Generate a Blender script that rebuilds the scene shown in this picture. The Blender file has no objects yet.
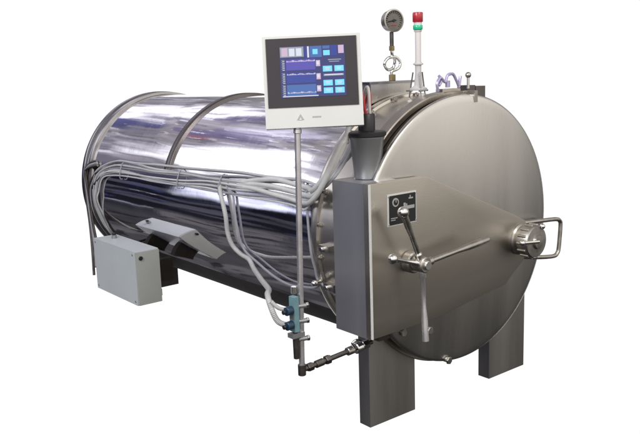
import bpy, bmesh, math, random
from mathutils import Vector, Matrix, noise
random.seed(7)
R = math.radians
scene = bpy.context.scene
COL = scene.collection
ZC = 0.7166          # height of the drum axis above the feet

# ------------------------------------------------------------------ materials
def nodes_of(m):
    m.use_nodes = True
    return m.node_tree.nodes, m.node_tree.links, m.node_tree.nodes['Principled BSDF']

def mat(name, col, rough=.5, metal=0., var=.0, vscale=8., bump=0., bscale=60., rvar=0., spec=.5, stretch=(1, 1, 1), coat=0.):
    m = bpy.data.materials.new(name)
    n, l, b = nodes_of(m)
    b.inputs['Base Color'].default_value = (*col, 1)
    b.inputs['Roughness'].default_value = rough
    b.inputs['Metallic'].default_value = metal
    b.inputs['Specular IOR Level'].default_value = spec
    b.inputs['Coat Weight'].default_value = coat
    tc = n.new('ShaderNodeTexCoord'); mp = n.new('ShaderNodeMapping')
    mp.inputs['Scale'].default_value = stretch
    l.new(tc.outputs['Object'], mp.inputs['Vector'])
    if var or rvar:
        t = n.new('ShaderNodeTexNoise'); t.inputs['Scale'].default_value = vscale; t.inputs['Detail'].default_value = 6
        l.new(mp.outputs[0], t.inputs['Vector'])
        if var:
            mr = n.new('ShaderNodeMapRange'); mr.inputs[1].default_value = .3; mr.inputs[2].default_value = .7
            mr.inputs[3].default_value = 1 - var; mr.inputs[4].default_value = 1 + var * .6
            l.new(t.outputs[0], mr.inputs[0])
            mx = n.new('ShaderNodeVectorMath'); mx.operation = 'SCALE'; mx.inputs[0].default_value = col
            l.new(mr.outputs[0], mx.inputs['Scale']); l.new(mx.outputs[0], b.inputs['Base Color'])
        if rvar:
            mr = n.new('ShaderNodeMapRange'); mr.inputs[1].default_value = .3; mr.inputs[2].default_value = .7
            mr.inputs[3].default_value = max(0.02, rough - rvar); mr.inputs[4].default_value = rough + rvar
            l.new(t.outputs[0], mr.inputs[0]); l.new(mr.outputs[0], b.inputs['Roughness'])
    if bump:
        t = n.new('ShaderNodeTexNoise'); t.inputs['Scale'].default_value = bscale; t.inputs['Detail'].default_value = 4
        l.new(mp.outputs[0], t.inputs['Vector'])
        bp = n.new('ShaderNodeBump'); bp.inputs['Strength'].default_value = bump; bp.inputs['Distance'].default_value = .002
        l.new(t.outputs[0], bp.inputs['Height']); l.new(bp.outputs[0], b.inputs['Normal'])
    return m

M = {}
M['mirror'] = mat('mirror_steel', (.84, .82, .86), .045, 1, var=.05, vscale=5, rvar=.03, bump=.12, bscale=9)
M['rim'] = mat('rim_steel', (.34, .33, .34), .2, 1, var=.12, vscale=9, rvar=.06)
M['strap'] = mat('strap_steel', (.17, .155, .155), .36, 1, var=.15, vscale=10)
M['door'] = mat('brushed_door_steel', (.60, .585, .56), .26, 1, var=.08, vscale=5, rvar=.07, bump=.09, bscale=420, stretch=(1, 1, .06))
M['ring'] = mat('ring_steel', (.58, .53, .465), .30, 1, var=.14, vscale=7, rvar=.06)
M['pole'] = mat('pole_steel', (.72, .70, .73), .27, .85, var=.08, vscale=20, rvar=.06)
M['collar'] = mat('collar_steel', (.64, .60, .545), .27, 1, var=.1, vscale=5, rvar=.06, bump=.1, bscale=50, stretch=(1, .15, 1))
M['arm'] = mat('brushed_arm_steel', (.49, .458, .408), .34, 1, var=.08, vscale=5, rvar=.05, bump=.09, bscale=420, stretch=(.06, 1, 1))
M['side'] = mat('satin_steel', (.72, .725, .75), .38, 1, var=.10, vscale=4, rvar=.06, bump=.09, bscale=420, stretch=(1, 1, .06))
M['leg'] = mat('leg_steel', (.41, .40, .385), .38, 1, var=.16, vscale=5, rvar=.07, bump=.12, bscale=60, stretch=(1, 1, .12))
M['chrome'] = mat('polished_fitting', (.75, .74, .73), .13, 1, var=.08, vscale=30, rvar=.05)
M['knob'] = mat('worn_knob_steel', (.42, .40, .375), .36, 1, var=.2, vscale=30, rvar=.08)
M['dark'] = mat('dark_gap', (.035, .028, .024), .6, .3, var=.2)
M['black'] = mat('black_plastic', (.014, .014, .017), .38, 0, var=.2, vscale=20)
M['under_shade'] = mat('painted_shade', (.035, .030, .030), .75, .2, var=.3, vscale=14, bump=.5, bscale=30)  # shade colour for the drum's bottom and the rear leg
M['box'] = mat('grey_enamel', (.50, .535, .56), .42, 0, var=.04, vscale=7, bump=.05, bscale=200, coat=.15)
M['box_shaded'] = mat('grey_enamel_shaded', (.36, .37, .355), .45, 0, var=.05, vscale=7, bump=.05, bscale=200, coat=.1)  # box enamel again, darkened for the face turned from the light
M['hmi'] = mat('ivory_housing', (.60, .60, .585), .4, 0, var=.03, vscale=8)
M['bezel'] = mat('charcoal_bezel', (.020, .015, .021), .5, 0, var=.1, vscale=8)
M['cable'] = mat('pale_grey_sheath', (.43, .43, .455), .42, 0, var=.12, vscale=14)
M['cable2'] = mat('grey_sheath', (.27, .27, .31), .45, 0, var=.12, vscale=14)
M['cable4'] = mat('dark_grey_sheath', (.12, .12, .135), .45, 0, var=.1)
M['cable3'] = mat('light_sheath', (.55, .55, .55), .38, 0, var=.1, vscale=14)
M['hose'] = mat('corrugated_conduit', (.42, .42, .42), .45, 0, var=.1, vscale=20)
M['gland'] = mat('grey_gland', (.28, .285, .30), .4, .6, var=.05)
M['teal'] = mat('teal_valve_body', (.17, .31, .35), .4, .2, var=.1, vscale=40)
M['navy'] = mat('navy_valve_coil', (.012, .035, .07), .4, 0)
M['pipe'] = mat('dark_pipe', (.11, .10, .095), .42, .9, var=.25, vscale=40)
M['brass'] = mat('old_brass', (.32, .25, .13), .4, .9, var=.2, vscale=40)
M['red'] = mat('red_lens', (.42, .02, .035), .25, 0, coat=.3)
M['green'] = mat('green_lens', (.02, .50, .26), .25, 0, coat=.3)
M['lens'] = mat('milky_lens', (.70, .66, .67), .3, 0, coat=.3)
M['redwire'] = mat('red_wire', (.45, .03, .04), .45)
M['maroon'] = mat('maroon_cap', (.055, .022, .02), .45)
M['violet'] = mat('violet_fitting', (.46, .42, .62), .3, .5)
M['white'] = mat('white_print', (.62, .62, .60), .5)
M['greyprint'] = mat('grey_print', (.36, .36, .35), .4)
M['lens2'] = mat('grey_tower_base', (.55, .54, .54), .4, 0, var=.1)
M['dialface'] = mat('gauge_dial', (.13, .12, .105), .4, var=.15, vscale=30)
M['plate'] = mat('black_name_plate', (.012, .013, .015), .35)

def glow(name, col, s=1.0):
    m = bpy.data.materials.new(name)
    n, l, b = nodes_of(m)
    b.inputs['Base Color'].default_value = (.01, .01, .015, 1)
    b.inputs['Roughness'].default_value = .25
    b.inputs['Emission Color'].default_value = (*col, 1)
    b.inputs['Emission Strength'].default_value = s
    return m
SC = {'bg': glow('lcd_blue', (.018, .028, .16)), 'deep': glow('lcd_deep_blue', (.015, .035, .30)),
      'violet': glow('lcd_violet', (.09, .06, .42)), 'pale': glow('lcd_pale', (.70, .74, .86)),
      'cyan': glow('lcd_cyan', (.20, .74, 1.0)), 'pink': glow('lcd_pink', (.62, .45, .62)),
      'grey': glow('lcd_grey', (.30, .33, .38)), 'mid': glow('lcd_mid_blue', (.05, .14, .42))}

# ------------------------------------------------------------------ mesh helpers
class MB:
    def __init__(s): s.bm = bmesh.new(); s.mats = []
    def mi(s, m):
        if m not in s.mats: s.mats.append(m)
        return s.mats.index(m)
    def _f(s, vs, m, smooth=False):
        try:
            f = s.bm.faces.new(vs)
        except ValueError:
            return None
        f.material_index = s.mi(m); f.smooth = smooth
        return f
    def box(s, a, b, m, bev=0., mtx=None):
        x0, y0, z0 = a; x1, y1, z1 = b
        t = bmesh.new()
        vs = [t.verts.new(v) for v in [(x0,y0,z0),(x1,y0,z0),(x1,y1,z0),(x0,y1,z0),(x0,y0,z1),(x1,y0,z1),(x1,y1,z1),(x0,y1,z1)]]
        for q in [(0,3,2,1),(4,5,6,7),(0,1,5,4),(1,2,6,5),(2,3,7,6),(3,0,4,7)]: t.faces.new([vs[i] for i in q])
        s._merge(t, m, bev, mtx)
    def prism(s, pts, y0, y1, m, bev=0., mtx=None):
        "polygon in x,z (clockwise seen from -y or not) between y0 and y1"
        t = bmesh.new()
        a = [t.verts.new((x, y0, z)) for x, z in pts]; b = [t.verts.new((x, y1, z)) for x, z in pts]
        n = len(pts)
        t.faces.new(a); t.faces.new(b[::-1])
        for i in range(n): t.faces.new([a[i], b[i], b[(i+1) % n], a[(i+1) % n]])
        bmesh.ops.recalc_face_normals(t, faces=t.faces[:])
        s._merge(t, m, bev, mtx)
    def _merge(s, t, m, bev, mtx, smooth=False, ang=None):
        if bev:
            ed = [e for e in t.edges if len(e.link_faces) == 2 and e.calc_face_angle(0) > .3]
            bmesh.ops.bevel(t, geom=ed, offset=bev, segments=2, profile=.7, affect='EDGES', clamp_overlap=True)
        mp = {}
        for v in t.verts:
            mp[v] = s.bm.verts.new(mtx @ v.co if mtx else v.co)
        for f in t.faces:
            s._f([mp[v] for v in f.verts], m, smooth)
        t.free()
    def lathe(s, prof, c, axis, m, n=32, smooth=True, sweep=2*math.pi):
        "prof = [(r, t)] along axis from point c"
        ax = Vector(axis).normalized()
        u = ax.orthogonal().normalized(); w = ax.cross(u)
        c = Vector(c); rings = []
        full = abs(sweep - 2*math.pi) < 1e-6
        for r, t in prof:
            if r < 1e-6: rings.append([s.bm.verts.new(c + ax*t)])
            else: rings.append([s.bm.verts.new(c + ax*t + (u*math.cos(a) + w*math.sin(a))*r) for a in [sweep*i/n for i in range(n if full else n+1)]])
        for k in range(len(rings)-1):
            A, B = rings[k], rings[k+1]
            mm = m[k] if isinstance(m, list) else m
            L = max(len(A), len(B))
            for i in range(L if full else L-1):
                j = (i+1) % L
                if len(A) == 1: s._f([A[0], B[j], B[i]], mm, smooth)
                elif len(B) == 1: s._f([A[i], A[j], B[0]], mm, smooth)
                else: s._f([A[i], A[j], B[j], B[i]], mm, smooth)
    def cyl(s, a, b, r, m, n=20, r2=None, bev=None):
        a = Vector(a); b = Vector(b); L = (b-a).length
        r2 = r if r2 is None else r2; e = min(.12*min(r, r2), L*.2) if bev is None else bev
        s.lathe([(0, 0), (r-e, 0), (r, e), (r2, L-e), (r2-e, L), (0, L)], a, b-a, m, n)
    def ball(s, c, r, m, n=16):
        s.lathe([(r*math.sin(math.pi*i/10) if 0 < i < 10 else 0, -r*math.cos(math.pi*i/10)) for i in range(11)], c, (0, 0, 1), m, n)
    def tube(s, pts, r, m, n=10, res=8, ribs=0):
        P = spline([Vector(p) for p in pts], res)
        prev = None; rings = []
        L = 0
        for i, p in enumerate(P):
            t = (P[min(i+1, len(P)-1)] - P[max(i-1, 0)]).normalized()
            if prev is None: u = t.orthogonal().normalized()
            else: u = (prev - t*prev.dot(t)).normalized()
            prev = u; w = t.cross(u)
            rr = r(i/(len(P)-1)) if callable(r) else r
            if ribs and i % 2: rr *= .88
            rings.append([s.bm.verts.new(p + (u*math.cos(2*math.pi*k/n) + w*math.sin(2*math.pi*k/n))*rr) for k in range(n)])
        for a, b in zip(rings, rings[1:]):
            for k in range(n): s._f([a[k], a[(k+1) % n], b[(k+1) % n], b[k]], m, True)
        s._f(rings[0][::-1], m); s._f(rings[-1], m)
    def build(s, name, parent=None, loc=None, auto=True):
        me = bpy.data.meshes.new(name)
        bmesh.ops.recalc_face_normals(s.bm, faces=s.bm.faces[:])
        s.bm.to_mesh(me); s.bm.free()
        for m in s.mats: me.materials.append(m)
        if auto: me.set_sharp_from_angle(angle=R(38))
        o = bpy.data.objects.new(name, me); COL.objects.link(o)
        if parent: o.parent = parent
        if loc is not None: o.location = loc
        return o

def spline(P, res):
    if len(P) < 3 or res < 2: return P
    out = []
    for i in range(len(P)-1):
        p0 = P[max(i-1, 0)]; p1 = P[i]; p2 = P[i+1]; p3 = P[min(i+2, len(P)-1)]
        for k in range(res):
            t = k/res
            out.append(.5*((2*p1) + (-p0+p2)*t + (2*p0-5*p1+4*p2-p3)*t*t + (-p0+3*p1-3*p2+p3)*t**3))
    out.append(P[-1]); return out

def label(o, text): o['label'] = text

root = bpy.data.objects.new('autoclave', None); COL.objects.link(root)
root['label'] = 'long horizontal stainless steel pressure vessel with round door, hand wheel and small touch screen'
root['category'] = 'autoclave'
Y = (0, 1, 0)

# ------------------------------------------------------------------ drum
def drum_shell():
    b = MB()
    NY, NA = 150, 256
    y0, y1, r = .30, 2.47, .526
    rings = []
    for j in range(NY+1):
        y = y0 + (y1-y0)*j/NY
        ring = []
        for i in range(NA):
            a = 2*math.pi*i/NA
            n = noise.noise(Vector((math.cos(a)*1.3, y*2.2, math.sin(a)*1.3)))
            n2 = noise.noise(Vector((math.cos(a)*4+5, y*1.6, math.sin(a)*4)))
            n3 = noise.noise(Vector((math.cos(a)*9, y*3.1+4, math.sin(a)*9)))
            rr = r + .0030*n + .0014*n2 + .00028*n3
            ring.append(b.bm.verts.new((rr*math.cos(a), y, rr*math.sin(a))))
        rings.append(ring)
    for j in range(NY):
        for i in range(NA):
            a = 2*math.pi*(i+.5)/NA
            low = math.sin(a) < -.60  # bottom sector coloured dark in place of the shade under the drum
            b._f([rings[j][i], rings[j][(i+1) % NA], rings[j+1][(i+1) % NA], rings[j+1][i]], M['under_shade'] if low else M['mirror'], True)
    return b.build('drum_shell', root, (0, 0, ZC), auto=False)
shell = drum_shell()

def arc_band(b, r0, r1, y0, y1, a0, a1, m, n=90):
    "flat hoop of rectangular section following the drum from angle a0 to a1"
    rings = []
    for i in range(n+1):
        a = a0 + (a1-a0)*i/n
        c, q = math.cos(a), math.sin(a)
        rings.append([b.bm.verts.new((r*c, y, r*q)) for r, y in ((r0, y0), (r1-.003, y0), (r1, y0+.004), (r1, y1-.004), (r1-.003, y1), (r0, y1))])
    for A, B in zip(rings, rings[1:]):
        for k in range(6): b._f([A[k], A[(k+1) % 6], B[(k+1) % 6], B[k]], m, True)
    b._f(rings[0], m); b._f(rings[-1][::-1], m)
b = MB()
arc_band(b, .524, .539, 1.490, 1.540, R(14), R(163), M['strap'])
b.build('strap', root, (0, 0, ZC))

b = MB()
b.lathe([(.526, 2.43), (.540, 2.432), (.541, 2.440), (.541, 2.462), (.536, 2.468), (.536, 2.482), (.540, 2.488), (.544, 2.494),
         (.544, 2.532), (.540, 2.54), (.50, 2.545)], (0, 0, 0), Y, M['rim'], 160)
b.build('end_rim', root, (0, 0, ZC))
b = MB()
b.lathe([(.50, 2.545)] + [(.50*math.cos(R(a)), 2.545+.13*math.sin(R(a))) for a in (15, 30, 45, 60, 75)] + [(0, 2.675)], (0, 0, 0), Y, M['leg'], 96)
b.build('end_cap', root, (0, 0, ZC))

# front collar and locking ring
b = MB()
b.lathe([(.52, .10), (.530, .105), (.531, .12), (.531, .262), (.541, .266), (.543, .272), (.543, .296), (.541, .302), (.524, .304)], (0, 0, 0), Y, M['collar'], 160)
col = b.build('collar', root, (0, 0, ZC))
for k in range(26):
    a = R(14*k + 5)
    q = MB()
    c = Vector((.536*math.cos(a), .262, .536*math.sin(a)))
    if k == 0:
        q.lathe([(0, -.012), (.009, -.010), (.0105, -.008), (.0105, -.001)], (0, 0, 0), Y, M['knob'], 6, smooth=False)
        q.lathe([(0, -.017), (.005, -.016), (.005, -.010)], (0, 0, 0), Y, M['knob'], 10)
        bolt_me = q.build('bolt', col, c).data
        bolt0 = bpy.data.objects['bolt']
    else:
        q.bm.free()
        o = bolt0.copy(); COL.objects.link(o); o.parent = col; o.location = c
b = MB()
b.lathe([(.531, .044), (.548, .044), (.552, .048), (.552, .096), (.548, .100), (.531, .102)], (0, 0, 0), Y, M['ring'], 200)
ring = b.build('locking_ring', root, (0, 0, ZC))
b = MB()
b.lathe([(.527, .012), (.527, .046)], (0, 0, 0), Y, M['dark'], 160)  # dark band paints the shade in the groove behind the door
b.build('groove_shade', ring)

# ------------------------------------------------------------------ door
b = MB()
prof = [(.526, .014), (.536, .013), (.540, .010), (.540, -.001), (.537, -.005), (.528, -.007)]
for k in range(1, 25):
    r = .528*(1-k/24)
    prof.append((r if k < 24 else 0, -.007 - .026*(1-(r/.528)**2)))
b.lathe(prof, (0, 0, 0), Y, M['door'], 200)
door = b.build('door', root, (0, 0, ZC), auto=False)

# hinge arm: plate in front of the door + housing at the hinge side
b = MB()
pts = [(-.560, .972), (-.280, .968), (-.255, .960), (.262, .745), (.325, .715), (.340, .69), (.340, .575), (.322, .548), (.199, .462), (-.235, .409), (-.560, .404)]
b.prism(pts, -.062, -.032, M['arm'], .0025)
arm = b.build('door_arm', root)
b = MB()
b.box((-.558, -.0315, .400), (-.40, .140, .970), M['side'], .002)
b.build('hinge_housing', root)
b = MB()
b.box((-.562, -.066, .406), (-.5555, -.0595, .970), M['white'], .001)  # pale strip painted as the highlight along the arm's edge
b.build('edge_highlight', arm)
b = MB()                                   # underside gusset, dark
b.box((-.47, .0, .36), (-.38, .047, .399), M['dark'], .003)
b.build('gusset', root)

# name plate with its marks
b = MB()
b.box((-.474, -.0655, .808), (-.330, -.0622, .924), M['white'], .001)
pl = b.build('name_plate', arm)
b = MB()
b.box((-.4685, -.0675, .812), (-.335, -.0657, .9185), M['plate'])
def mark(x0, z0, x1, z1, m=M['greyprint']):
    b.box((x0, -.0690, z0), (x1, -.0677, z1), m)
mark(-.398, .862, -.343, .874); mark(-.398, .874, -.388, .886); mark(-.386, .874, -.380, .882)
mark(-.372, .898, -.350, .903); mark(-.366, .903, -.362, .911)
mark(-.462, .835, -.430, .838); mark(-.462, .828, -.440, .831)
b.lathe([(0, -.0690), (.016, -.0690), (.016, -.0677)], (-.438, 0, .893), Y, M['greyprint'], 20)
b.lathe([(0, -.0700), (.0105, -.0700), (.0105, -.0691)], (-.438, 0, .893), Y, M['plate'], 20)
b.box((-.4395, -.0712, .893), (-.4365, -.0701, .905), M['greyprint'])
b.build('plate_marks', pl)
for x, z in ((-.4705, .815), (-.3345, .815), (-.4705, .9165), (-.3345, .9165)):
    q = MB(); q.cyl((x, -.0655, z), (x, -.0685, z), .0032, M['chrome'], 10); q.build('screw', pl)

# hand wheel: hub with four spoke handles
HX, HY, HZ = -.372, -.135, .664
b = MB()
b.cyl((HX, -.062, HZ), (HX, -.10, HZ), .040, M['knob'], 28)
b.cyl((HX, -.10, HZ), (HX, -.155, HZ), .029, M['knob'], 28)
b.cyl((HX, -.155, HZ), (HX, -.166, HZ), .017, M['chrome'], 20)
hub = b.build('hand_wheel', root)
H = Vector((HX, -.132, HZ))
def spoke(end, m, r0=.0095, r1=.014, ball=.0):
    e = Vector(end); d = (e-H).normalized(); L = (e-H).length
    q = MB()
    a = H + d*.026
    q.lathe([(0, 0), (r0*1.5, 0), (r0*1.5, .022), (r0, .028), (r0*.92, L*.45), (r1*.95, L*.62), (r1, L*.9), (r1*.8, L-.028), (0, L-.026)], a, d, m, 18)
    if ball: q.ball(e, ball, M['chrome'])
    return q.build('spoke', hub)
spoke((-.020, -.150, .703), M['knob'], .0100, .0140)
label(spoke((-.375, -.150, .375), M['pole'], .0085, .0125), 'bright polished spoke pointing straight down')
spoke((-.478, -.146, .872), M['knob'], .010, .013, .021)
spoke((-.535, -.150, .716), M['chrome'], .0085, .010, .0185)

# lock knob and pull handle at the free end of the arm
b = MB()
cx, cz = .292, .640
b.lathe([(.066, -.040), (.066, -.070), (.060, -.076), (.060, -.092), (.069, -.097), (.069, -.140), (.064, -.147), (.030, -.149), (.026, -.160), (0, -.162)],
        (cx, 0, cz), Y, M['knob'], 48)
for k in range(14):                      # grip ribs
    a = 2*math.pi*k/14
    b.cyl((cx+.069*math.cos(a), -.099, cz+.069*math.sin(a)), (cx+.069*math.cos(a), -.138, cz+.069*math.sin(a)), .006, M['knob'], 8)
lk = b.build('lock_knob', root)
b = MB()
b.cyl((cx-.10, -.150, cz+.012), (cx-.005, -.160, cz+.004), .0075, M['chrome'], 12)
b.ball((cx-.10, -.150, cz+.012), .012, M['chrome'])
b.ball((cx+.035, -.148, cz+.060), .012, M['chrome'])
b.build('lever', lk)
b = MB()
b.tube([(.33, -.045, .700), (.43, -.062, .697), (.535, -.068, .690), (.565, -.068, .678), (.572, -.068, .655), (.563, -.068, .56), (.552, -.068, .535), (.525, -.066, .525), (.42, -.062, .538), (.325, -.045, .555)],
       .0095, M['knob'], 12, 6)
b.build('pull_handle', root)

# ------------------------------------------------------------------ legs
def leg(x0, x1, y0, y1, ztop, m):
    q = MB()
    q.box((x0, y0, 0), (x1, y1, ztop), m, .004)
    q.box((x0+.012, y0+.006, ztop-.001), (x1-.012, y1-.004, ztop+.03), M['dark'])
    return q.build('leg', root)
leg(-.478, -.232, .048, .108, .385, M['leg'])
leg(.232, .478, .048, .108, .40, M['leg'])
label(leg(-.185, .035, 2.48, 2.56, .30, M['under_shade']), 'rear leg coloured dark as if shaded, half hidden by the grey box')  # rear leg gets the painted shade colour, not the leg steel

# small bolts and blocks low on the ring
for i, (x, z) in enumerate([(-.21, .345), (-.355, .372), (-.10, .192)]):
    q = MB()
    q.cyl((x, .045, z), (x, -.012, z), .011, M['chrome'], 12)
    q.cyl((x, -.012, z), (x, -.022, z), .016, M['knob'], 6)
    q.build('ring_bolt', ring if False else root)

# ------------------------------------------------------------------ hinge post (tapered gland on top of the housing)
b = MB()
b.lathe([(.046, 0), (.049, .003), (.062, .143), (.065, .149), (.065, .153), (0, .153)], (-.452, .062, .971), (0, 0, 1), M['gland'], 40)
post = b.build('cable_funnel', root)
b = MB()
b.lathe([(0, 0), (.067, 0), (.071, .004), (.071, .014), (.067, .018), (.034, .02), (.031, .022), (.031, .078), (.028, .082), (0, .082)], (-.452, .062, 1.125), (0, 0, 1), M['black'], 40)
b.build('funnel_cap', post)
for i, (dx, dy, m, h) in enumerate([(-.012, -.012, 'redwire', .085), (.004, -.015, 'white', .10), (.016, 0, 'redwire', .08), (-.004, .014, 'lens', .09), (-.02, .004, 'brass', .07)]):
    q = MB()
    x, y = -.452+dx, .062+dy; h -= .04
    q.tube([(x, y, 1.203), (x-.003+dx*.3, y, 1.225), (x+dx*.8, y+.01, 1.236+h), (x+.02+dx, y+.05, 1.228+h), (x+.06+dx, y+.12, 1.20)], .0055, M[m], 8, 6)
    q.build('wire', post)

# ------------------------------------------------------------------ operator screen on its pole
b = MB()
b.cyl((-.797, .05, .318), (-.777, .05, 1.20), .0105, M['pole'], 16)
pole = b.build('screen_pole', root)
mon = bpy.data.objects.new('touch_screen', None); COL.objects.link(mon); mon.parent = root
mon.location = (-.730, .017, 1.330)
mon.rotation_euler = (Matrix.Rotation(R(-38.65), 3, 'Z') @ Matrix.Rotation(R(-9), 3, 'X') @ Matrix.Rotation(R(-.8), 3, 'Y')).to_euler()
K = .00334
def px(u, v): return ((u-313)*K, (82-v)*K)
def rect(b, u0, v0, u1, v1, y0, y1, m, bev=0.):
    x0, z1 = px(u0, v0); x1, z0 = px(u1, v1)
    b.box((x0, y0, z0), (x1, y1, z1), m, bev)
b = MB()
rect(b, 264, 35.5, 362, 127, -.004, .046, M['hmi'], .006)
rect(b, 272, 44, 354, 118, .0465, .072, M['hmi'], .006)
b.build('housing', mon)
b = MB()
rect(b, 267.5, 38, 358, 106.5, -.0075, -.0042, M['bezel'], .001)
b.build('bezel', mon)
b = MB()
rect(b, 281, 46.5, 346, 97, -.0088, -.0077, SC['bg'])
scr = b.build('display', mon)
b = MB()
def el(u0, v0, u1, v1, c, lay=0):
    rect(b, u0, v0, u1, v1, -.0096-.0006*lay, -.0090-.0006*lay, SC[c])
rnd = random.Random(3)
el(281.5, 47, 305, 57, 'grey'); el(283, 48, 289, 56, 'pink', 1); el(290.5, 48.5, 296, 56, 'pale', 1); el(297.5, 48.5, 303, 56, 'pale', 1)
el(306, 47, 308, 57, 'deep'); el(308.6, 47, 310.4, 58, 'pale', 1); el(311.2, 47, 323, 58, 'mid'); el(314, 50, 319, 55, 'cyan', 1)
el(324, 47, 331, 50, 'mid'); el(324.5, 51.5, 331, 56.5, 'cyan'); el(332, 47, 338, 57, 'deep'); el(339.5, 47, 345, 55, 'pink')
for r0, c in ((59.5, 'violet'), (72.5, 'deep'), (84.5, 'mid')):
    el(287, r0, 316, r0+10.5, c)
    for k in range(10):                        # graduations beside each trace
        el(282.5 + (k % 2)*.8, r0+k*1.1, 285.6, r0+k*1.1+.5, 'pale' if k % 2 else 'grey')
    for k in range(26):                        # trace
        u = 287.6 + k*1.1
        h = 1.2 + 1.3*math.sin(k*.9 + r0) + rnd.random()*1.2
        v = r0 + (1.8 if r0 < 80 else 8)
        el(u, v - h*.35, u+.75, v + .5, 'pale' if rnd.random() > .35 else 'pink', 1)
    for k in range(5):
        el(287.4, r0+3.4+k*1.5, 316, r0+3.4+k*1.5+.16, 'mid', 1)
    el(316.8, r0+1.5, 321, r0+7.5, 'pink'); el(317.6, r0+2.6, 320, r0+5.8, 'pale', 1)
el(282.5, 95.4, 318, 96.3, 'pale')
el(329, 60.5, 342, 61.5, 'grey'); el(330, 62.5, 340, 63.3, 'grey')
for u in (323.5, 335):
    for v in (67, 81, 88.5):
        el(u, v, u+9.2, v+5.6, 'cyan'); el(u+2, v+1.6, u+7, v+2.3, 'pale', 1); el(u+2.6, v+3.2, u+6.4, v+3.8, 'pale', 1)
el(324, 75, 344, 77, 'grey'); el(325, 75.4, 343, 76.3, 'pale', 1)
b.build('screen_graphics', scr)
b = MB()                                        # maker's mark below the screen: a grey triangle and a short bar
x, z = px(299, 117)
b.prism([(x-.012, z-.008), (x+.012, z-.008), (x, z+.012)], -.0052, -.0042, M['greyprint'])
b.prism([(x-.0045, z-.0085), (x+.0045, z-.0085), (x, z+.001)], -.0058, -.0053, M['hmi'])
b.build('badge', mon)
b = MB()
for k in range(5): b.box((x+.040+k*.006, -.0050, z-.002), (x+.0446+k*.006, -.0042, z+.003), M['greyprint'])
b.build('badge_mark', mon)
b = MB()
b.cyl((-.778, .05, 1.160), (-.7765, .05, 1.176), .014, M['pole'], 16)
b.cyl((-.7765, .05, 1.195), (-.755, .05, 1.26), .014, M['rim'], 12)
b.build('pole_collar', pole)

# ------------------------------------------------------------------ grey junction box at the rear
b = MB()
b.box((-.680, 1.594, .196), (-.545, 2.095, .482), M['box'], .006)
jb = b.build('junction_box', root)
b = MB()
b.box((-.677, 1.578, .199), (-.548, 1.5935, .479), M['box_shaded'], .004)
lid = b.build('box_lid', jb)
b = MB()
b.cyl((-.654, 1.579, .448), (-.654, 1.571, .448), .011, M['black'], 16)
b.build('box_lock', lid)
for y in (1.66, 1.98):
    b = MB(); b.box((-.5435, y, .28), (-.43, y+.04, .40), M['dark'], .002); b.build('box_bracket', jb)

for z in (.245, .430):
    q = MB(); q.cyl((-.546, 1.588, z-.018), (-.546, 1.588, z+.018), .0055, M['knob'], 10); q.build('hinge', jb)
for y, z in ((1.615, .215), (1.615, .463), (2.075, .215), (2.075, .463)):
    q = MB(); q.cyl((-.679, y, z), (-.6825, y, z), .0055, M['gland'], 12); q.build('screw', jb)
q = MB(); q.cyl((-.60, 2.0, .480), (-.60, 2.0, .500), .014, M['gland'], 12); q.cyl((-.60, 2.0, .500), (-.60, 2.0, .512), .010, M['black'], 12); q.build('gland', jb)

# ------------------------------------------------------------------ cables on the flank
def on(y, z, off=.012):
    "point on the drum's left flank at height z (world), off above the cladding"
    r = .526 + off
    s = max(-1, min(1, (z-ZC)/r))
    return (-r*math.cos(math.asin(s)), y, z)
rnd = random.Random(11)
ends = []
for i in range(9):
    z0 = .872 - i*.012
    zz = lambda y, i=i: .932 - i*.0105 + .008*math.sin(y*2.3+i*1.3) - .016*(y-.3)*(1 if y > .3 else 0)
    off = .009 + .004*(i % 2)
    pts = []
    pts.append(on(2.405, .50 - .02*i, off)); pts.append(on(2.40 - .008*i, .62, off+.004)); pts.append(on(2.375 - .010*i, .76 - i*.006, off+.006)); pts.append(on(2.30 - .008*i, .84 - i*.006, off+.006))
    for y in (2.1, 1.85, 1.6, 1.35, 1.1, .85, .62, .45):
        j = rnd.uniform(-.007, .007)
        o2 = off + (.016 if y == 1.6 else .0)
        pts.append(on(y, zz(y)+j, o2))
    pts.append(on(.33, zz(.33)-.004, off+.012))
    pts.append((-.545-.004*i, .22, .925+.004*(i % 3)))
    pts.append((-.530-.004*(i % 4), .16+.004*i, .975))
    pts.append((-.470+.006*(i % 3), .15+.006*(i % 4), 1.045))
    pts.append((-.415+.006*(i % 3), .16+.006*(i % 4), 1.11))
    pts.append((-.385+.006*(i % 3), .165, 1.16))
    q = MB(); q.tube(pts, .0044 if i % 3 else .0060, M[('cable', 'cable2', 'cable3')[i % 3]], 8, 6)
    q.build('cable', root)
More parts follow.
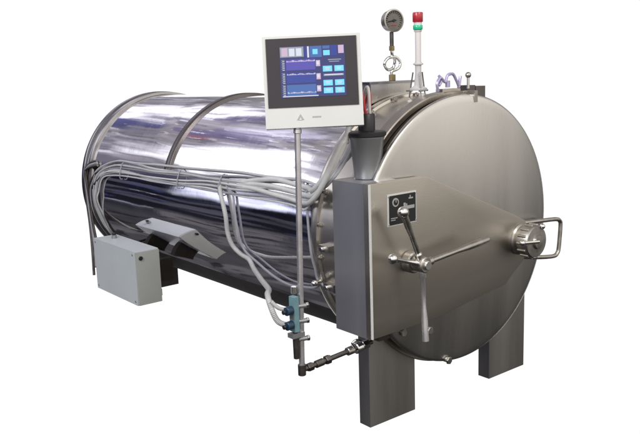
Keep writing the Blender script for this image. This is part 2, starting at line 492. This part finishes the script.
# cables dropping at the rear into the box
for i in range(3):
    y = 2.415 - .012*i
    q = MB()
    q.tube([on(y-.20+.02*i, .85-.02*i, .012), on(y-.07, .80-.02*i, .018), on(y, .70, .022-.003*i), on(y+.01, .56, .024), on(y, .42, .018), on(y-.04, .33, .008), (-.50, 2.11, .34-.02*i)], .0075, M['cable2'] if i % 2 else M['pipe'], 8, 6)
    q.build('cable', root)
for i in range(3):
    q = MB(); d = .012*i
    q.tube([on(2.36-d, .88-d, .010), on(2.425, .86-d, .022), on(2.46, .80, .026), (-.552+d*.3, 2.46-d, .66), (-.553+d*.4, 2.44-d, .50), (-.568+d, 2.40-d, .36), (-.60+d, 2.33-d, .21+d*4)], .0080, M['pipe'] if i != 1 else M['cable2'], 8, 6)
    q.build('cable', root)
for i, (dz, dx) in enumerate([(0, 0), (.028, -.006), (-.03, -.012)]):
    q = MB()
    q.tube([on(.86, .880+dz*.3, .002), on(.72, .893+dz*.6, .012), on(.58, .898+dz, .017), on(.46, .893+dz, .020), on(.34, .888+dz, .028), (-.575+dx, .23, .905+dz*.7), (-.580+dx, .165, .955+dz*.5), (-.560+dx, .12, 1.03), (-.530+dx, .10, 1.10), (-.50+dx, .10, 1.17-.03*i)],
           .0105, M['cable3'], 10, 8)
    q.build('cable', root)
for y in (2.0, 1.36, .98):
    q = MB()
    z = .878 - .016*(y-.3)
    q.tube([on(y, z+.046, .004), on(y, z+.040, .020), on(y, z, .025), on(y, z-.040, .020), on(y, z-.046, .004)], .0028, M['cable2'], 6, 4)
    q.build('cable_tie', root)
# conduit from the flank to the valve island
q = MB()
q.tube([on(.99, .865, .014), on(.955, .826, .022), on(.912, .741, .020), on(.905, .66, .02), on(.885, .605, .02), on(.83, .572, .022), on(.765, .558, .026),
        (-.56, .68, .535), (-.66, .48, .545), (-.78, .26, .575), (-.875, .13, .60), (-.893, .085, .565), (-.880, .070, .520), (-.850, .06, .500), (-.838, .055, .499)], .0108, M['hose'], 10, 18, ribs=1)
q.build('conduit', root)
q = MB()
q.tube([(-.893, .085, .59), (-.875, .07, .566), (-.850, .06, .556), (-.838, .055, .555)], .0075, M['hose'], 10, 10, ribs=1)
q.build('conduit', root)
q = MB()
q.tube([on(.93, .86, .010), on(.877, .833, .010), on(.85, .76, .010), on(.837, .70, .010), on(.814, .60, .010), on(.722, .545, .012), on(.626, .497, .012), on(.53, .478, .012), on(.453, .486, .010), on(.35, .505, .012), on(.285, .540, .018)], .0055, M['cable2'], 8, 6)
q.build('cable', root)
q = MB()
q.tube([on(.40, .93, .014), on(.365, .904, .016), on(.332, .811, .012), on(.299, .677, .020), on(.292, .60, .018), on(.285, .55, .02), on(.22, .50, .01)], .0055, M['cable2'], 8, 6)
q.build('cable', root)
q = MB()
c = Vector(on(.285, .544, .018))
q.cyl(c, c+Vector((-.03, -.006, .004)), .012, M['chrome'], 10); q.ball(c+Vector((-.035, -.006, .004)), .011, M['chrome'])
q.build('cable_gland', root)
for (y, z) in ((.20, .70), (.215, .54)):
    q = MB()
    c = Vector(on(y, z, .005))
    q.box((c.x-.03, y-.03, z-.012), (c.x+.01, y+.03, z+.012), M['knob'], .003)
    q.cyl((c.x-.028, y, z), (c.x-.045, y, z), .010, M['chrome'], 12)
    q.build('clamp', root)

# ------------------------------------------------------------------ valve island and feed pipe
b = MB()
b.box((-.832, .034, .474), (-.812, .064, .600), M['teal'], .003)
b.box((-.8345, .037, .520), (-.8095, .061, .536), M['gland'], .002)
b.cyl((-.820, .05, .610), (-.820, .05, .635), .010, M['chrome'], 12)
b.cyl((-.818, .05, .372), (-.820, .05, .470), .011, M['pipe'], 12)
b.box((-.842, .034, .452), (-.790, .066, .468), M['gland'], .002)
isl = b.build('valve_island', root)
for z in (.553, .500):
    q = MB()
    q.cyl((-.832, .05, z), (-.860, .046, z), .0155, M['navy'], 18)
    q.cyl((-.866, .045, z), (-.874, .044, z), .008, M['black'], 12)
    q.build('solenoid', isl)
for z in (.560, .505, .440):
    q = MB(); q.cyl((-.808, .05, z), (-.776, .04, z), .0085, M['gland'], 10); q.cyl((-.776, .04, z), (-.768, .038, z), .011, M['knob'], 6)
    q.build('fitting', isl)
b = MB()
b.cyl((-.797, .05, .304), (-.797, .05, .345), .0145, M['pipe'], 12)
b.cyl((-.790, .05, .323), (-.46, .05, .345), .0095, M['pipe'], 14)
b.cyl((-.772, .05, .324), (-.748, .05, .3262), .0155, M['pipe'], 6)
b.cyl((-.735, .05, .3267), (-.70, .05, .329), .014, M['pipe'], 12)
b.cyl((-.69, .05, .330), (-.668, .05, .3315), .017, M['pipe'], 6)
b.cyl((-.585, .05, .3365), (-.555, .05, .3385), .016, M['knob'], 12)
b.cyl((-.545, .05, .339), (-.515, .05, .341), .022, M['chrome'], 20)
b.cyl((-.51, .05, .341), (-.478, .05, .343), .017, M['chrome'], 6)
feed = b.build('feed_pipe', root)
b = MB()
b.tube([(-.56, .035, .352), (-.575, .03, .372), (-.56, .025, .382), (-.535, .03, .372)], .005, M['chrome'], 8, 5)
b.build('union_clip', feed)

# ------------------------------------------------------------------ things on top
b = MB()
b.box((-.20, .31, 1.225), (.035, .40, 1.302), M['door'], .003)
b.box((-.215, .30, 1.3025), (.045, .41, 1.312), M['rim'], .002)
b.build('top_bracket', root)

b = MB()                                         # pressure gauge on a pigtail siphon
gx, gy = -.040, .35
b.cyl((gx, gy, 1.312), (gx, gy, 1.338), .014, M['brass'], 8)
b.tube([(gx, gy, 1.335), (gx-.002, gy, 1.35), (gx+.028, gy-.008, 1.362), (gx+.038, gy-.01, 1.385), (gx+.018, gy-.004, 1.408), (gx-.018, gy+.006, 1.404),
        (gx-.034, gy+.01, 1.380), (gx-.012, gy+.012, 1.358), (gx+.020, gy+.014, 1.366), (gx+.024, gy+.008, 1.395), (gx+.002, gy, 1.418), (gx, gy, 1.445)], .0065, M['chrome'], 10, 8)
b.cyl((gx, gy, 1.435), (gx, gy, 1.455), .013, M['brass'], 6)
b.cyl((gx, gy, 1.455), (gx, gy, 1.512), .0085, M['pipe'], 12)
siph = b.build('gauge_siphon', root)
gd = Vector((-.22, -.97, .03)).normalized()
gc = Vector((gx, gy, 1.556))
b = MB()
b.lathe([(0, -.018), (.038, -.018), (.042, -.014), (.042, .014), (.047, .016), (.047, .022), (.041, .023), (.040, .018)], gc, gd, M['knob'], 40)
gg = b.build('pressure_gauge', root)
b = MB()
b.lathe([(.040, .0175), (0, .0175)], gc, gd, M['dialface'], 40)
u = gd.cross(Vector((0, 0, 1))).normalized()
for k in range(19):
    a = R(-135+15*k); dv = u*math.sin(a)*-1 + Vector((0, 0, 1))*math.cos(a)
    b.cyl(gc+gd*.018+dv*.030, gc+gd*.0185+dv*.037, .0012, M['black'], 6)
a = R(-100); dv = u*math.sin(a)*-1 + Vector((0, 0, 1))*math.cos(a)
b.cyl(gc+gd*.0195-dv*.012, gc+gd*.0195+dv*.028, .002, M['black'], 6)
b.cyl(gc+gd*.018, gc+gd*.022, .006, M['black'], 12)
for k in range(3): 
    p0 = gc+gd*.0185 + u*(.010-.009*k) + Vector((0, 0, -.018)); b.ball(p0, .003, M['redwire'], 8)
b.build('dial', gg)

b = MB()                                         # signal tower
tx, ty = -.039, .20
b.lathe([(0, 0), (.034, 0), (.036, .004), (.036, .009), (.024, .014), (.017, .020), (.0125, .07), (.0130, .100), (.021, .103), (.021, .107), (.0135, .111), (.0125, .116)], (tx, ty, 1.272), (0, 0, 1),
        M['lens2'], 28)
b.lathe([(.0115, 0), (.0120, .004), (.0125, .116), (.016, .120), (.017, .124), (.012, .126)], (tx, ty, 1.386), (0, 0, 1), M['lens'], 24)
tw = b.build('signal_tower', root)
b = MB(); b.lathe([(.018, 0), (.0195, .002), (.0195, .016), (.018, .018), (0, .018)], (tx, ty, 1.512), (0, 0, 1), M['green'], 24); b.build('green_lamp', tw)
b = MB(); b.lathe([(.0165, 0), (.0165, .012), (0, .012)], (tx, ty, 1.530), (0, 0, 1), M['lens'], 24); b.build('spacer', tw)
b = MB(); b.lathe([(.0195, 0), (.021, .002), (.021, .034), (.019, .038), (0, .040)], (tx, ty, 1.542), (0, 0, 1), M['red'], 24); b.build('red_lamp', tw)
for k in range(3):
    a = 2*math.pi*k/3 + .5
    q = MB(); q.box((-.006, .024, 0), (.006, .050, .006), M['rim'], .001, Matrix.Translation((tx, ty, 1.268)) @ Matrix.Rotation(a, 4, 'Z'))
    q.cyl((tx - .040*math.sin(a), ty + .040*math.cos(a), 1.236), (tx - .022*math.sin(a), ty + .022*math.cos(a), 1.345), .0030, M['rim'], 8)
    q.build('foot', tw)

b = MB()                                         # hinge block and latch on top of the ring
b.box((.082, .046, 1.215), (.130, .100, 1.287), M['strap'], .003)
b.box((.1305, .044, 1.205), (.190, .098, 1.282), M['strap'], .003)
b.build('hinge_block', root)
b = MB()
b.box((.060, -.012, 1.222), (.076, .06, 1.268), M['knob'], .003)
b.cyl((.068, .03, 1.275), (.068, .03, 1.318), .006, M['chrome'], 10)
b.ball((.068, .03, 1.328), .012, M['knob'])
b.build('latch', root)
b = MB()                                         # small violet valve cluster
b.box((-.06, .050, 1.262), (.045, .085, 1.278), M['ring'], .003)
b.tube([(-.085, .05, 1.27), (-.09, .05, 1.30), (-.07, .05, 1.322), (-.045, .05, 1.305), (-.03, .05, 1.33), (0.0, .05, 1.334), (.02, .05, 1.31), (.035, .05, 1.285)], .006, M['violet'], 8, 6)
b.tube([(-.075, .055, 1.33), (-.06, .055, 1.312), (-.075, .055, 1.292)], .006, M['violet'], 8, 5)
b.cyl((.035, .05, 1.28), (.045, .05, 1.325), .006, M['violet'], 8)
b.cyl((-.03, .05, 1.284), (-.03, .05, 1.31), .010, M['violet'], 10)
b.build('bleed_valve', root)

# ------------------------------------------------------------------ camera
yaw, pit, rol = R(38.6496), R(10.6784), R(-1.8809)
fw = Vector((math.sin(yaw)*math.cos(pit), math.cos(yaw)*math.cos(pit), -math.sin(pit)))
rt = Vector((math.cos(yaw), -math.sin(yaw), 0)); up = rt.cross(fw)
r2 = rt*math.cos(rol) + up*math.sin(rol); u2 = -rt*math.sin(rol) + up*math.cos(rol)
cam = bpy.data.cameras.new('camera'); co = bpy.data.objects.new('camera', cam); COL.objects.link(co)
mw = Matrix((r2, u2, -fw)).transposed().to_4x4()
mw.translation = Vector((-2.40177, -2.0875, .66100+ZC))
co.matrix_world = mw
cam.sensor_width = 36; cam.lens = 793.712/640*36; cam.clip_end = 200; cam.clip_start = .05
scene.camera = co

# ------------------------------------------------------------------ surroundings: white field added behind, hall tones shaped for the reflections
w = bpy.data.worlds.new('World'); scene.world = w; w.use_nodes = True
n, l = w.node_tree.nodes, w.node_tree.links
bg = n['Background']
tc = n.new('ShaderNodeTexCoord'); sp = n.new('ShaderNodeSeparateXYZ'); l.new(tc.outputs['Generated'], sp.inputs[0])
def mth(op, a, b=None, c=None):
    q = n.new('ShaderNodeMath'); q.operation = op
    for i, v in enumerate((a, b, c)):
        if v is None: continue
        if isinstance(v, (int, float)): q.inputs[i].default_value = v
        else: l.new(v, q.inputs[i])
    return q.outputs[0]
elv = mth('MULTIPLY', mth('ARCSINE', sp.outputs[2]), 57.2958)
azm = mth('MULTIPLY', mth('ARCTAN2', sp.outputs[0], sp.outputs[1]), 57.2958)
def band(v, a, b, c, d):
    "1 between b and c, falling to 0 at a and d"
    q1 = n.new('ShaderNodeMapRange'); q1.interpolation_type = 'SMOOTHSTEP'; l.new(v, q1.inputs[0]); q1.inputs[1].default_value = a; q1.inputs[2].default_value = b
    q2 = n.new('ShaderNodeMapRange'); q2.interpolation_type = 'SMOOTHSTEP'; l.new(v, q2.inputs[0]); q2.inputs[1].default_value = c; q2.inputs[2].default_value = d
    q2.inputs[3].default_value = 1; q2.inputs[4].default_value = 0
    return mth('MULTIPLY', q1.outputs[0], q2.outputs[0])
def ramp(v, lo, hi, stops):
    q = n.new('ShaderNodeMapRange'); l.new(v, q.inputs[0]); q.inputs[1].default_value = lo; q.inputs[2].default_value = hi
    r = n.new('ShaderNodeValToRGB'); l.new(q.outputs[0], r.inputs[0])
    e = r.color_ramp.elements
    while len(e) > 1: e.remove(e[-1])
    e[0].position = (stops[0][0]-lo)/(hi-lo); e[0].color = (*stops[0][1], 1)
    for s, c in stops[1:]:
        x = e.new((s-lo)/(hi-lo)); x.color = (*c, 1)
    return r.outputs[0]
def mix(f, a, b):
    q = n.new('ShaderNodeMix'); q.data_type = 'RGBA'
    if isinstance(f, float): q.inputs[0].default_value = f
    else: l.new(f, q.inputs[0])
    for i, v in ((6, a), (7, b)):
        if isinstance(v, tuple): q.inputs[i].default_value = (*v, 1)
        else: l.new(v, q.inputs[i])
    return q.outputs[2]
nz = n.new('ShaderNodeTexNoise'); nz.inputs['Scale'].default_value = 5.0; nz.inputs['Detail'].default_value = 5; l.new(tc.outputs['Generated'], nz.inputs['Vector'])
floorc = [(-90, (.02, .02, .022)), (-50, (.045, .043, .045)), (-26, (.065, .063, .070)), (-17, (.05, .05, .06)), (-13, (.012, .012, .018)), (2, (.008, .009, .018)), (6, (.04, .04, .08))]
hall = ramp(elv, -90, 90, floorc + [(9, (.19, .18, .235)), (18, (.31, .295, .32)), (30, (.38, .36, .40)), (40, (.40, .38, .40)), (50, (.34, .32, .31)), (90, (.24, .22, .21))])
front = ramp(elv, -90, 90, [(-90, (.02, .02, .02)), (-38, (.035, .034, .034)), (-22, (.068, .065, .062)), (-12, (.215, .203, .184)), (-2, (.72, .68, .63)), (10, (1.5, 1.43, 1.34)), (35, (1.15, 1.1, 1.03)), (90, (.4, .39, .38))])
side = ramp(elv, -90, 90, [(-90, (.03, .03, .03)), (-20, (.05, .05, .05)), (0, (.12, .12, .125)), (12, (.26, .255, .25)), (40, (.36, .34, .32)), (90, (.36, .34, .32))])
fm = band(azm, 98, 128, 190, 200)          # the hall in front of the door
hm = band(azm, -95, -75, 27, 34)            # windows behind the left flank
def blobs(sc, lo, hi, off, stretch, det=1.2):
    mp = n.new('ShaderNodeMapping'); mp.inputs['Location'].default_value = off; mp.inputs['Scale'].default_value = stretch
    l.new(tc.outputs['Generated'], mp.inputs['Vector'])
    t = n.new('ShaderNodeTexNoise'); t.inputs['Scale'].default_value = sc; t.inputs['Detail'].default_value = det; l.new(mp.outputs[0], t.inputs['Vector'])
    q = n.new('ShaderNodeMapRange'); q.interpolation_type = 'SMOOTHSTEP'; l.new(t.outputs[0], q.inputs[0]); q.inputs[1].default_value = lo; q.inputs[2].default_value = hi
    return q.outputs[0]
def wob(sc, amp, off):
    mp = n.new('ShaderNodeMapping'); mp.inputs['Location'].default_value = off; l.new(tc.outputs['Generated'], mp.inputs['Vector'])
    t = n.new('ShaderNodeTexNoise'); t.inputs['Scale'].default_value = sc; t.inputs['Detail'].default_value = 3; l.new(mp.outputs[0], t.inputs['Vector'])
    return mth('MULTIPLY', mth('SUBTRACT', t.outputs[0], .5), amp)
azw = mth('ADD', azm, wob(9, 16, (1, 2, 3))); elw = mth('ADD', elv, wob(9, 12, (5, 2, 8)))
def spot(a, e, ra, re_, soft=.35):
    dx = mth('DIVIDE', mth('SUBTRACT', azw, a), ra); dy = mth('DIVIDE', mth('SUBTRACT', elw, e), re_)
    d = mth('SQRT', mth('ADD', mth('MULTIPLY', dx, dx), mth('MULTIPLY', dy, dy)))
    q = n.new('ShaderNodeMapRange'); q.interpolation_type = 'SMOOTHSTEP'; l.new(d, q.inputs[0]); q.inputs[1].default_value = 1-soft; q.inputs[2].default_value = 1+soft
    q.inputs[3].default_value = 1; q.inputs[4].default_value = 0
    return q.outputs[0]
ups = band(elv, 10, 14, 60, 70)
hall = mix(mth('MULTIPLY', mth('MULTIPLY', ups, blobs(6.0, .46, .60, (3.1, 0, 0), (1, 1, 1.6), 3)), .7), hall, (.56, .54, .62))
hall = mix(spot(12.5, 26, 8.5, 5.0), hall, (1.35, 1.33, 1.45))                # bright patch added for the upper drum's reflection
hall = mix(mth('MULTIPLY', spot(-2, 35, 6, 4), .7), hall, (.9, .87, 1.1))
hall = mix(mth('MULTIPLY', spot(-8, 31, 7, 2.4), .75), hall, (.15, .12, .27))
hall = mix(mth('MULTIPLY', spot(-1, 24, 6, 3.2), .85), hall, (.04, .045, .20))
hall = mix(mth('MULTIPLY', spot(9, 32, 4, 2.0), .75), hall, (.16, .13, .30))
hall = mix(mth('MULTIPLY', spot(-11, 28, 1.6, 1.2), .7), hall, (.42, .10, .17))
hall = mix(mth('MULTIPLY', mth('MULTIPLY', ups, blobs(15.0, .52, .62, (0, 1.7, 0), (1, 1, 1.8), 3)), .6), hall, (.13, .12, .19))
hall = mix(mth('MULTIPLY', mth('MULTIPLY', ups, blobs(24.0, .58, .66, (6, 1.7, 4), (1, 1, 1.8), 2)), .6), hall, (1.1, 1.1, 1.25))
# the big window: bounded by two slanting edges
f1 = mth('SUBTRACT', elv, mth('MULTIPLY', mth('ADD', azw, 21), .8))
f2 = mth('SUBTRACT', elw, mth('MULTIPLY', mth('ADD', azw, 30), .6))
win = mth('MULTIPLY', mth('MULTIPLY', band(f1, 16.5, 20.5, 200, 201), band(f2, -200, -199, 24, 30)), mth('MULTIPLY', band(azm, -60, -50, -20.5, -15), band(elv, 6.5, 11, 60, 61)))
hall = mix(mth('MULTIPLY', win, blobs(7.0, .30, .52, (2, 2, 9), (1, 1, 1.5), 3)), hall, (2.2, 2.2, 2.35))
flo = band(elv, -80, -60, -15, -12)
hall = mix(mth('MULTIPLY', mth('MULTIPLY', flo, blobs(5.0, .48, .58, (1, 9.7, 5), (1, 1, 3))), .7), hall, (.14, .135, .145))
hall = mix(mth('MULTIPLY', mth('MULTIPLY', flo, blobs(14.0, .54, .62, (5, 3.7, 1), (1, 1, 3.5), 3)), .8), hall, (.012, .011, .012))
low_ = band(elv, -14, -11, 4, 8)
hall = mix(mth('MULTIPLY', mth('MULTIPLY', low_, blobs(6.0, .50, .60, (9, 2.7, 1), (1, 1, 4), 3)), .7), hall, (.10, .10, .13))
hall = mix(mth('MULTIPLY', mth('MULTIPLY', low_, blobs(10.0, .60, .66, (1, 2.7, 5), (1, 1, 3))), .7), hall, (.07, .08, .22))
hall = mix(mth('MULTIPLY', mth('MULTIPLY', low_, blobs(12.0, .70, .73, (7, 2.7, 5), (1, 1, 2))), .9), hall, (.6, .6, .8))
hall = mix(mth('MULTIPLY', spot(-34.5, 3, 3.5, 3.0, .6), .9), hall, (1.3, 1.35, 1.7))  # low bright spot, added to glint in the drum
c0 = mix(hm, side, hall)
c0 = mix(fm, c0, front)
fm2 = band(azm, -200, -190, -110, -90)
c0 = mix(fm2, c0, front)
nr = n.new('ShaderNodeMapRange'); l.new(nz.outputs[0], nr.inputs[0]); nr.inputs[1].default_value = .35; nr.inputs[2].default_value = .65; nr.inputs[3].default_value = .72; nr.inputs[4].default_value = 1.25
vm = n.new('ShaderNodeVectorMath'); vm.operation = 'SCALE'; l.new(c0, vm.inputs[0]); l.new(nr.outputs[0], vm.inputs['Scale'])
wm = mth('MULTIPLY', band(azm, 6, 9, 84, 90), band(elv, -36, -33, 9.5, 11.5))
# white field added behind the vessel
l.new(mix(wm, vm.outputs[0], (1.06, 1.06, 1.06)), bg.inputs[0])
bg.inputs[1].default_value = 1.0

def area(name, loc, to, size, power, col=(1, 1, 1)):
    L = bpy.data.lights.new(name, 'AREA'); L.shape = 'RECTANGLE'; L.size = size[0]; L.size_y = size[1]; L.energy = power; L.color = col
    o = bpy.data.objects.new(name, L); COL.objects.link(o); o.location = loc
    o.rotation_euler = (Vector(to)-Vector(loc)).to_track_quat('-Z', 'Y').to_euler()
area('added_key', (-4.5, -.5, 3.6), (-.4, .9, .7), (1.8, 1.8), 150, (.93, .96, 1))  # added key lamp out of view, lights the box and screen
area('added_fill', (-.6, -3.2, 3.8), (0, .3, .8), (1.6, .8), 55, (1, .97, .92))  # second added lamp, out of view on the camera side

scene.view_settings.view_transform = 'Standard'; scene.view_settings.look = 'None'
scene.view_settings.exposure = 0; scene.view_settings.gamma = 1
scene.cycles.max_bounces = 8
